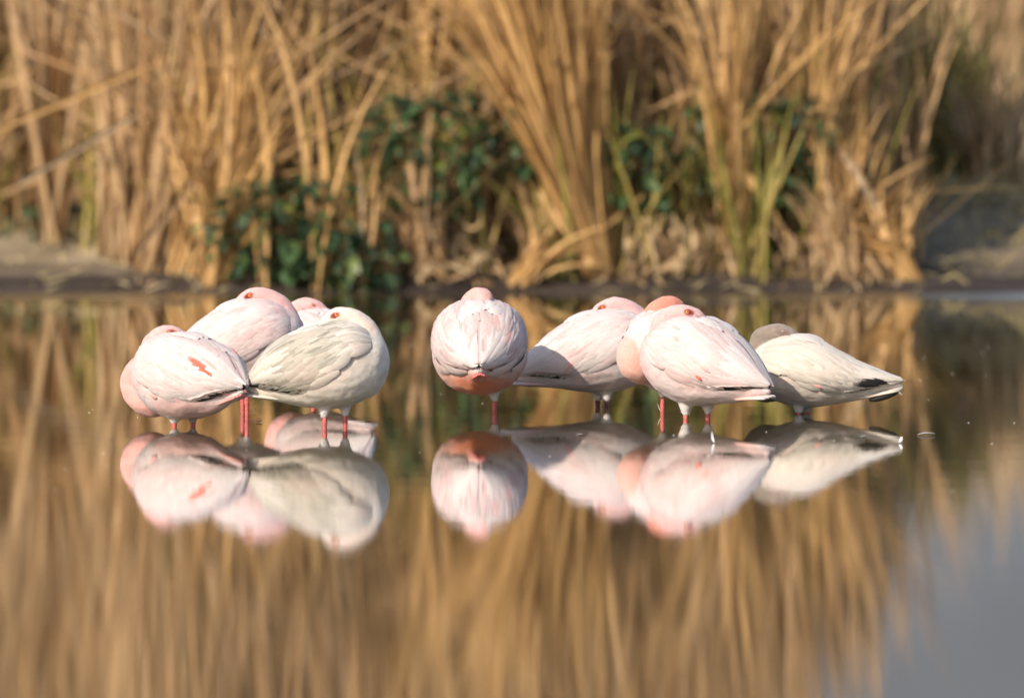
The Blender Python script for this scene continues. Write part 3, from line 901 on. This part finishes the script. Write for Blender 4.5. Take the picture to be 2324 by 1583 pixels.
    pick = nr.choice(n, min(n, 4200), replace=False)
    V, F, C = [], [], []
    for i in pick:
        p, nn = co[i], no[i].astype(float)
        fl = np.array([-1.0, 0, -.25]) if isneck[i] < .5 else -np.array(path[max(0, int(ti[i] * (len(path) - 1)) - 1), :3] - path[min(len(path) - 1, int(ti[i] * (len(path) - 1)) + 1), :3])
        fl = fl + nr.normal(0, .25, 3) * np.linalg.norm(fl)
        fl = fl - nn * np.dot(fl, nn); l = np.linalg.norm(fl)
        if l < 1e-6: continue
        fl /= l
        sd_ = np.cross(nn, fl)
        L = nr.uniform(.007, .014) * (.6 if isneck[i] > .5 else 1); wv = nr.uniform(.0010, .0020)
        b_ = len(V)
        V += [p - nn * .001 - sd_ * wv, p - nn * .001 + sd_ * wv, p + fl * L * .9 + nn * L * (nr.uniform(.12, .38) if isneck[i] > .5 else nr.uniform(.03, .2))]
        F.append((b_, b_ + 1, b_ + 2)); C += [cols[i] * nr.uniform(.95, 1.06)] * 3
    dn = link('down', mesh_from('down', V, F, M['vane'], True, np.clip(np.array(C), 0, 1)), bo)
    dn['kind'] = 'stuff'
    # --- eyes with pupils
    for ep, v, sv in eyes:
        e = link('eye', mesh_from('eye', *ellipsoid((0, 0, 0), (.0055, .0055, .0050), 12, 8), M['iris'] if not grey_head else M['lid']), root)
        e.location = ep; e.scale = (eye_s,) * 3; e.rotation_euler = Vector(v).to_track_quat('Z', 'X').to_euler()
        p = link('pupil', mesh_from('pupil', *ellipsoid((0, 0, .0040), (.0026, .0026, .0016), 10, 6), M['pupil'] if not grey_head else M['lid']), e)
    # --- bill pushed into the back feathers
    b0, b1 = path[-2, :3], path[-1, :3]
    d = (b1 - b0); d /= np.linalg.norm(d)
    bl = [np.r_[path[-4, :3], .013], np.r_[path[-2, :3], .0135], np.r_[b1 + np.array([0, 0, -.006]), .0115], np.r_[b1 + d * .018 + np.array([0, 0, -.020]), .009], np.r_[b1 + d * .026 + np.array([0, 0, -.036]), .005]]
    link('bill', mesh_from('bill', *tube(bl, 12), M['bill']), root)
    # --- legs
    for lx, ly in legs:
        jz = shank * .45
        lg = link('leg', mesh_from('leg', *tube([(lx, ly, shank + .02, .0070), (lx, ly, jz + .010, .0064), (lx, ly, jz, .0078), (lx, ly, jz - .010, .0064), (lx + .004, ly, -.16, .0060)], 10), M[leg_mat]), root)
    # --- wings
    f0, f1, f2 = [R(a) for a in low]
    def phi_low(x):
        t = (x - wenv.x0) / (wenv.x1 - wenv.x0)
        return f0 + (f1 - f0) * min(1, t / .5) if t < .5 else f1 + (f2 - f1) * sstep(.5, 1, t) * 1.0
    for sd in (1, -1):
        nu, nv = 30, 20
        V, F, C = [], [], []
        for layer in (0, 1):
            for i in range(nu + 1):
                u = i / nu
                x = wenv.x1 + (wenv.x0 - wenv.x1) * (u ** 0.9)
                lo = phi_low(x)
                for j in range(nv + 1):
                    v = j / nv
                    ph = R(94) + (lo - R(94)) * v
                    off = -0.010 + 0.010 * sstep(0, .22, u) + 0.003 * sstep(.75, 1, v) - .016 * sstep(.7, 1, v) * (1 - sstep(.35, .6, u))
                    off += 0.0042 * mnoise.noise((x * 15 + seed, v * 4.5 + sd * 3, 1.5)) + 0.0012 * mnoise.noise((x * 12, v * 26 + sd * 3, seed))
                    if layer: off -= 0.007
                    p = wenv.pt(x, ph) + wenv.nrm(x, ph) * off
                    if v == 1 and not layer: p[2] += .004 * mnoise.noise((x * 90, seed, sd))
                    p[1] *= sd
                    V.append(p)
                    a = mnoise.noise((x * 11 + seed, v * 3 + sd * 5, 3.3))
                    wc = lerp(base, wing_col, sstep(.05, .4, u) * (1 - .6 * sstep(.6, 1, v) * (1 - sstep(.4, .7, u))))
                    C.append(lerp(wc, lerp(wc, blush, .8), min(1, max(0, blush_amt + .8 * a))))
        st = (nu + 1) * (nv + 1)
        idx = lambda l, i, j: l * st + i * (nv + 1) + j
        for i in range(nu):
            for j in range(nv):
                q = (idx(0, i, j), idx(0, i, j + 1), idx(0, i + 1, j + 1), idx(0, i + 1, j))
                r_ = (idx(1, i, j), idx(1, i + 1, j), idx(1, i + 1, j + 1), idx(1, i, j + 1))
                F += [q, r_] if sd > 0 else [tuple(reversed(q)), tuple(reversed(r_))]
        for i in range(nu):
            for j in (0, nv):
                q = (idx(0, i, j), idx(0, i + 1, j), idx(1, i + 1, j), idx(1, i, j)); F.append(q)
        for j in range(nv):
            for i in (0, nu):
                q = (idx(0, i, j), idx(0, i, j + 1), idx(1, i, j + 1), idx(1, i, j)); F.append(q)
        wg = link('wing', mesh_from('wing', V, F, M['vane'], True, C), root)
        # covert feathers, overlapping like shingles
        V, F, C = [], [], []
        rows = 18
        for r_i in range(rows):
            x = (0.122 - r_i * 0.0158) * sx
            lo = phi_low(x)
            m_ = 11
            for c_i in range(m_):
                ph = lo + R(6) + (R(84) - lo) * (c_i + .5 * (r_i % 2) + rg.uniform(-.25, .25)) / m_
                if ph > R(87): continue
                L = rg.uniform(.060, .090); wd = rg.uniform(.026, .038)
                al = R(rg.uniform(6, 20) + 16 * (1 - (ph - lo) / (R(90) - lo)))
                if x - L < wenv.x0 + .012: L = max(.02, x - wenv.x0 - .012)
                g = feather_geo(wenv, sd, x, ph, L, wd, al, -.003, (.0011 + .0013 * rg.random()) * lift, 5, .0008)
                b = len(V); V += g[0]; F += [tuple(k2 + b for k2 in f) for f in g[1]]
                a = mnoise.noise((x * 11 + seed, (R(89) - ph) * 2 + sd * 5, 3.3)) + rg.uniform(-.25, .25)
                wc = lerp(base, wing_col, sstep(.11, .0, x / sx) if False else 1 - sstep(.02, .11, x / sx) * .9)
                if ph - lo < R(16) and x > -.02: wc = lerp(wc, base, .6)
                cc = lerp(wc, blush, min(1, max(0, blush_amt * .8 + .7 * a))) * rg.uniform(1 - streak, 1.04)
                for s_i in range(6):
                    for kk in range(3): C.append(lerp(cc, np.minimum(1, cc * 1.05), s_i / 5) * (0.985 if kk == 1 else 1))
        cf = link('covert_feathers', mesh_from('covert_feathers', V, F, M['vane'], True, C), wg)
        cf['kind'] = 'stuff'
        # long scapulars and tertials that can be told apart
        for i in range(12):
            x = rg.uniform(-.10, .03); ph = R(rg.uniform(42, 97))
            L = rg.uniform(.08, .115); al = R(rg.uniform(3, 16))
            if x - L < wenv.x0 - .004: L = x - wenv.x0 + .004
            g = feather_geo(wenv, sd, x, ph, L, rg.uniform(.022, .034), al, -.003, .0028 * lift, 5, .0012, .0012)
            cc = lerp(wing_col, blush, rg.uniform(0, .7)) * rg.uniform(1 - streak, 1.05)
            link('feather', mesh_from('feather', g[0], g[1], M['vane'], True, [cc] * len(g[0])), wg)
        for i in range(6):
            x = (-.085 - .008 * i + rg.uniform(-.01, .01)) * sx; ph = R(72 - 17 * i + rg.uniform(-5, 5))
            L = (x - wenv.x0) * rg.uniform(.88, 1.0) + rg.uniform(.0, .012)
            g = feather_geo(wenv, sd, x, ph, L, rg.uniform(.026, .036), R(rg.uniform(2, 10)), -.002, rg.uniform(.003, .006), 5, .0016, .0015, .5)
            cc = lerp(wing_col, lerp(WHITE, base, .5), rg.uniform(.2, .8)) * rg.uniform(.92, 1.06)
            link('feather', mesh_from('feather', g[0], g[1], M['vane'], True, [cc] * len(g[0])), wg)
        for (asd, x, ph, L, wd, al, cc) in accents:
            if asd != sd: continue
            g = feather_geo(wenv, sd, x, R(ph), L, wd, R(al), -.001, .0035, 5, .0012, .0035 if cc is BLACK else .0024 if cc is RED else .001)
            link('feather', mesh_from('feather', g[0], g[1], M['vane'], True, [lerp(cc, lerp(base, blush, .5), (0 if cc is BLACK else 1) * (0 if kk == 1 else .3) + (.5 if s_i == 0 else .2 if s_i == 5 else 0)) for s_i in range(6) for kk in range(3)]), wg)
        for i in range(flank):
            x = rg.uniform(-.12, .04); ph = R(rg.uniform(-48, -12))
            g = feather_geo(wenv, sd, x, ph, rg.uniform(.08, .12), rg.uniform(.030, .042), R(rg.uniform(10, 45)), -.006, rg.uniform(.003, .010), 5, .002, .007, .8)
            link('flank_feather', mesh_from('flank_feather', g[0], g[1], M['vane'], True, [lerp(lerp(base, belly_col, .35), base, rg.uniform(0, 1))] * len(g[0])), wg)
        # black flight feathers peeping out below the wing edge
        if tip_black:
            for i in range(5):
                x = (-.045 - i * .024) * sx; ph = phi_low(x) - R(5)
                L = min(.10, x - wenv.x0 - .004)
                g = feather_geo(wenv, sd, x, ph, L, .052, R(4), -.002, .0015, 5, .001)
                link('black_flight_feather', mesh_from('black_flight_feather', g[0], g[1], M['black']), wg)
    # white tuft of back feathers lying over the bill
    if tuft:
        for i in range(8):
            g = feather_geo(wenv, 1, path[-1, 0] + rg.uniform(-.015, .03), R(rg.uniform(68, 112)) - path[-1, 1] * 4, rg.uniform(.055, .085), rg.uniform(.026, .036), R(rg.uniform(-18, 18)), .001, rg.uniform(.004, .009), 5, .0015, .001, .4)
            link('back_feather', mesh_from('back_feather', g[0], g[1], M['vane'], True, [lerp(base, WHITE, .6) * rg.uniform(.96, 1.05)] * len(g[0])), root)
    if under_black:
        ub = link('black_flight_feather', mesh_from('black_flight_feather', *ellipsoid((0, 0, 0), (.046, .012, .0115), 16, 8), M['black']), root)
        ub.location = (-.192 * sx, .014, .100 * sz + dz + ru(-.19) - .020); ub.rotation_euler = (0, .30, 0)
    # tail: flat fan of feathers under the wing tips
    tl = dict(x0=-.09, x1=-.240, z0=.092, z1=.096, w=.024, col=belly_col, tip=base, th=.020)
    if tail: tl.update(tail)
    tg = empty('tail', (0, 0, 0)); tg.parent = root
    for i in range(6):
        yy = (i - 2.5) / 2.5
        V, F, C = [], [], []
        for s_i in range(7):
            t = s_i / 6
            x = (tl['x0'] + (tl['x1'] - tl['x0']) * t * (1 - .05 * yy * yy)) * sx
            z = (tl['z0'] + (tl['z1'] - tl['z0']) * t) * sz + dz + ru(x / sx)
            hw_ = [.012, .013, .013, .013, .012, .010, .003][s_i]
            th = tl['th'] * (1 - .62 * t)
            cy = yy * tl['w'] * (.55 + .45 * t)
            for (ky, kz) in ((-1, -.35), (0, 1), (1, -.35), (0, -1)):
                V.append((x, cy + ky * hw_, z - abs(yy) * .005 + kz * th * .5 - .0006 * i))
                C.append(lerp(tl['col'], tl['tip'], sstep(.55, .9, t)) if not (tl.get('outer') and abs(yy) > .5) else WHITE)
        for s_i in range(6):
            for kk in range(4):
                a, b = s_i * 4 + kk, s_i * 4 + (kk + 1) % 4
                F.append((a, b, b + 4, a + 4))
        F += [(3, 2, 1, 0), (24, 25, 26, 27)]
        link('feather', mesh_from('tail_feather', V, F, M['vane'], True, C), tg)
    return root

BLACK = (0.016, 0.015, 0.015); RED = (0.80, 0.10, 0.06); ROSE = (0.75, 0.32, 0.30)

NECK_LOW = [(0.05, 0, .16, .05), (0.09, -.01, .140, .050), (0.135, -.012, .148, .053), (0.145, -.02, .178, .050), (0.105, -.03, .218, .041), (0.062, -.03, .258, .040), (0.045, -.02, .294, .036),
            (0.026, -.005, .315, .031), (0.004, .004, .312, .0285), (-0.020, .006, .298, .023), (-0.042, .006, .280, .014)]
# neck folded low on the breast, then carried up inside the shoulder feathers and laid across the back
NECK_SIDE = [(0.05, 0, .16, .05), (0.12, .0, .120, .053), (0.168, .0, .136, .052), (0.180, .004, .168, .050), (0.156, .012, .198, .044), (0.112, .030, .222, .036), (0.090, .044, .262, .031),
             (0.072, .038, .290, .0285), (0.052, .014, .300, .0290), (0.030, -.010, .294, .025), (0.008, -.030, .280, .014)]
NECK_TUCK = [(0.04, 0, .17, .05), (0.075, .0, .145, .052), (0.100, .0, .160, .048), (0.108, .008, .195, .042), (0.105, .026, .235, .036), (0.098, .040, .272, .031), (0.080, .042, .299, .029),
             (0.058, .028, .311, .0285), (0.036, .008, .311, .0290), (0.014, -.012, .302, .024), (-0.006, -.030, .286, .014)]

NECK_HIGH = [(x, y, z + (.018 if i > 5 else 0), r) for i, (x, y, z, r) in enumerate(NECK_SIDE)]
NECK_FWD = [(x + (.045 if i > 4 else .02), y, z, r) for i, (x, y, z, r) in enumerate(NECK)]
NECK_REAR = [(x, y, z + (.006 if i > 3 else 0), r) for i, (x, y, z, r) in enumerate(NECK)]
BODY_LOW = [(x, a, b - (.014 if abs(x) < .13 else 0), h * (1.13 if x > -.17 else 1)) for x, a, b, h in BODY]
WING_BLUNT = [(-0.236, .130, .118, .008), (-0.21, .172, .112, .036), (-0.17, .226, .104, .072), (-0.11, .268, .092, .107), (-0.05, .294, .086, .123), (0.0, .308, .084, .129),
              (0.05, .311, .09, .127), (0.09, .299, .105, .112), (0.12, .281, .13, .090)]
WING_SLIM = [(-0.238, .124, .116, .006), (-0.20, .146, .112, .030), (-0.15, .184, .102, .064), (-0.10, .228, .092, .098), (-0.05, .272, .086, .120), (0.0, .303, .084, .129),
             (0.05, .311, .09, .127), (0.09, .299, .105, .112), (0.12, .281, .13, .090)]
BODY_SLIM = [(-0.235, .110, .098, .008), (-0.20, .120, .090, .018), (-0.165, .142, .081, .030), (-0.12, .190, .072, .062), (-0.06, .248, .065, .098), (0.0, .288, .062, .114), (0.05, .300, .068, .114),
             (0.10, .292, .088, .098), (0.14, .268, .122, .072), (0.165, .235, .165, .035)]

def place(px, contact, extra=0.0):
    y = 23400.0 / contact + extra
    return ((px - 1162.0) * y / 19500.0, y, 0.0)

# positions in metres on the water
flamingo('white flamingo with bright red feather streak and pink neck bulge, leftmost of the group', (-0.925, 24.22, 0), R(138), neck=NECK_SIDE, neck_col=PINK, head_col=lerp(BLUSH, PINK, .5),
         belly_col=(.50, .32, .295), seed=1, dz=-.046, wing=WING_BLUNT, accents=((1, -.104, 35, .090, .025, 27, RED), (1, -.118, 46, .07, .022, 20, ROSE), (1, .03, -28, .03, .016, 30, ROSE), (-1, -.10, 55, .06, .02, 8, RED)), shank=.016,
         legs=((0.01, 0.03), (0.0, -0.035)), tail=dict(col=(.50, .31, .285), tip=(.54, .22, .20), x1=-.228, z0=.100, z1=.103), low=(-32, -48, 0), rear_up=.042, eye_t=.82)
flamingo('tall pale pink flamingo looking left over its back, behind the red streaked white one', (-0.778, 24.95, 0), R(8), eye_t=.84, seed=2, dz=.025, neck_col=lerp(BLUSH, PINK, .35), head_col=lerp(BLUSH, PINK, .25),
         shank=.075, legs=((-.004, .012), (.006, -.012)), blush_amt=.5, tail=dict(col=BLUSH), sx=1.05)
flamingo('pink flamingo mostly hidden behind the tall pale pink and the ivory one', (-0.572, 25.65, 0), R(132), eye_t=.86, eye_s=.55, seed=3, dz=-.034, shank=.05, neck_col=PINK, head_col=lerp(BLUSH, PINK, .4), neck=NECK_HIGH)
flamingo('ivory flamingo with olive grey wing, facing right on two red legs', (-0.515, 24.13, 0), R(2), seed=4, base=(.57, .52, .47), blush=(.56, .45, .395), wing=WING_BLUNT, wing_col=(.315, .30, .25), neck_col=(.57, .47, .41),
         head_col=(.58, .49, .435), belly_col=(.51, .46, .40), shank=.037, legs=((-.012, -.02), (.046, .02)), blush_amt=.2, low=(-30, -46, 20), lift=1.5, streak=.38, neck=NECK_REAR, tail=dict(col=(.50, .45, .38)), dz=-.010, rear_up=.012)
flamingo('round pinkish flamingo seen from behind, standing alone on one leg in the middle', (-0.095, 25.0, 0), R(90), scale=1.06, seed=5, neck_col=PINK, head_col=lerp(BLUSH, PINK, .8), belly_col=(.50, .155, .07), shank=.042,
         legs=((-.01, -.042),), tip_black=False, accents=((1, -.02, 40, .09, .034, 8, PINK), (1, -.07, 62, .08, .030, 3, PINK), (-1, -.05, 70, .09, .032, 4, PINK), (-1, -.09, 40, .07, .03, 12, PINK), (-1, -.03, 55, .08, .026, 6, WHITE * 1.12), (-1, -.05, 28, .08, .026, 10, WHITE * 1.1)), blush_amt=.55, lift=2.0, low=(-34, -20, 5), body=BODY_LOW, rear_up=.018, tail=dict(col=(.70, .10, .08), tip=(.68, .17, .15), th=.018, w=.012, x1=-.238, z0=.100, z1=.100), flank=9, eye_t=.95, neck=[(x, y + (.015, .018, .020, .024, .026, .018, .004, -.008, -.012, -.013)[i], z, r) for i, (x, y, z, r) in enumerate(NECK)], streak=.26)
flamingo('pale flamingo facing right, its rump shaded by the bird standing in the middle', (0.26, 25.36, 0), R(4), seed=6, neck_col=lerp(BLUSH, PINK, .25), head_col=lerp(BLUSH, PINK, .2), shank=.027, eye_t=.86,
         legs=((-.005, .02), (.018, -.02)), blush_amt=.3, tail=dict(col=BLUSH, x1=-.262), sx=1.13, dz=-.02, leg_mat='leg_dark', accents=((-1, -.085, -12, .05, .018, 50, ROSE),))
flamingo('flamingo with salmon pink curved neck, standing behind the round blush pink one', (0.468, 24.90, 0), R(225), eye_t=.97, seed=7, neck=NECK_LOW, neck_col=(.60, .345, .295), head_col=lerp(PINK, SALMON, .8), shank=.06, neck_mid=.36,
         legs=((0.045, 0.0),), blush_amt=.3, base=lerp(WHITE, BLUSH, .2), dz=.0)
flamingo('round blush pink flamingo with tail pointing right, in front of the salmon necked one', (0.535, 24.6, 0), R(143), scale=1.03, seed=8, neck=NECK_TUCK, neck_col=lerp(BLUSH, PINK, .2), head_col=lerp(BLUSH, PINK, .2), shank=.02,
         legs=((0.03, 0.02), (-.01, -.03)), accents=((1, -.07, -18, .02, .014, 40, RED), (1, -.085, 0, .03, .016, 30, ROSE), (1, .03, 48, .04, .02, 20, ROSE), (1, .01, 30, .03, .016, 20, ROSE)), blush_amt=.55, tail=dict(col=(.58, .36, .31)), dz=-.022, sx=1.05)
flamingo('cream flamingo with grey brown head, lowest in the water at the far right', (0.865, 24.95, 0), R(174), seed=9, body=BODY_SLIM, wing=WING_SLIM, neck=NECK_FWD, under_black=True, base=(.56, .505, .435), blush=(.56, .42, .37), neck_col=(.22, .18, .145), head_col=(.245, .20, .17), shank=.012,
         legs=((.03, .03), (.01, -.02)), dz=-.033, sz=.84, sx=1.13, blush_amt=.15, lift=1.2, grey_head=True, rear_up=.03, streak=.2, accents=((1, -.13, -18, .10, .030, 2, BLACK), (1, -.155, 0, .07, .024, 2, BLACK), (1, -.02, -22, .03, .014, 30, ROSE)))

# ------------------------------------------------------------------ drifting feathers
def drift_feather(x, y, L, up, yaw, label, seed):
    rg = random.Random(seed)
    V, F = [], []
    seg = 6
    for i in range(seg + 1):
        t = i / seg
        wv = L * .15 * math.sin(math.pi * (t * .9 + .06)) + .0008
        z = up * L * (t ** 1.7) + .0015
        for k in (-1, 0, 1):
            V.append((L * t * (1 - .4 * up * t), k * wv, z + abs(k) * wv * .7 + .0005))
        if i < seg:
            a = i * 3
            F += [(a, a + 3, a + 4, a + 1), (a + 1, a + 4, a + 5, a + 2)]
    o = link('floating_feather', mesh_from('floating_feather', V, F, M['white_feather']))
    o.location = (x, y, 0); o.rotation_euler = (0, 0, yaw)
    tag(o, label, 'feather', 'white feathers drifting on the water')
FE = [
 (2036, 885, .022, .5, R(20), 'tiny spiky white feather floating just right of the cream bird tail tip'),
 (2042, 1005, .020, .7, R(60), 'upright curled white feather floating lower right of the cream bird'),
 (2083, 988, .050, .05, R(3), 'flat white feather lying on the water, rightmost of all'),
 (1953, 993, .018, .2, R(10), 'small white feather blob below the cream bird tail'),
 (1621, 1005, .022, 1.3, R(120), 'thin upright white feather in the reflection of the round blush bird'),
 (1508, 940, .034, 1.0, R(185), 'pointed white feather at the leg of the salmon necked bird'),
 (1536, 938, .016, .1, R(0), 'tiny flat feather between two birds right of the pointed feather'),
 (580, 958, .020, .15, R(5), 'small flat white feather right of the red streaked bird'),
 (1308, 988, .020, .1, R(5), 'small flat white feather left of the dark legs'),
 (1987, 912, .012, .1, R(5), 'tiny feather floating under the cream bird tail'),
]
for i, (px, c, L, up, yw, label) in enumerate(FE):
    x, y, _ = place(px, c)
    drift_feather(x, y, L, up, yw, label, i)

def specks():
    rg = random.Random(4)
    V, F = [], []
    for i in range(60):
        y = rg.uniform(20.5, 30); x = rg.uniform(-1.5, 1.5) * y / 25
        r = rg.uniform(.0008, .0022); b = len(V)
        for k in range(5):
            a = 6.283 * k / 5
            V.append((x + r * math.cos(a) * 1.6, y + r * math.sin(a), .0008))
        V.append((x, y, .0022))
        F += [(b + k, b + (k + 1) % 5, b + 5) for k in range(5)]
    tag(link('floating_specks', mesh_from('floating_specks', V, F, M['white_feather'])), 'tiny pale specks of down scattered on the water', kind='stuff')
specks()
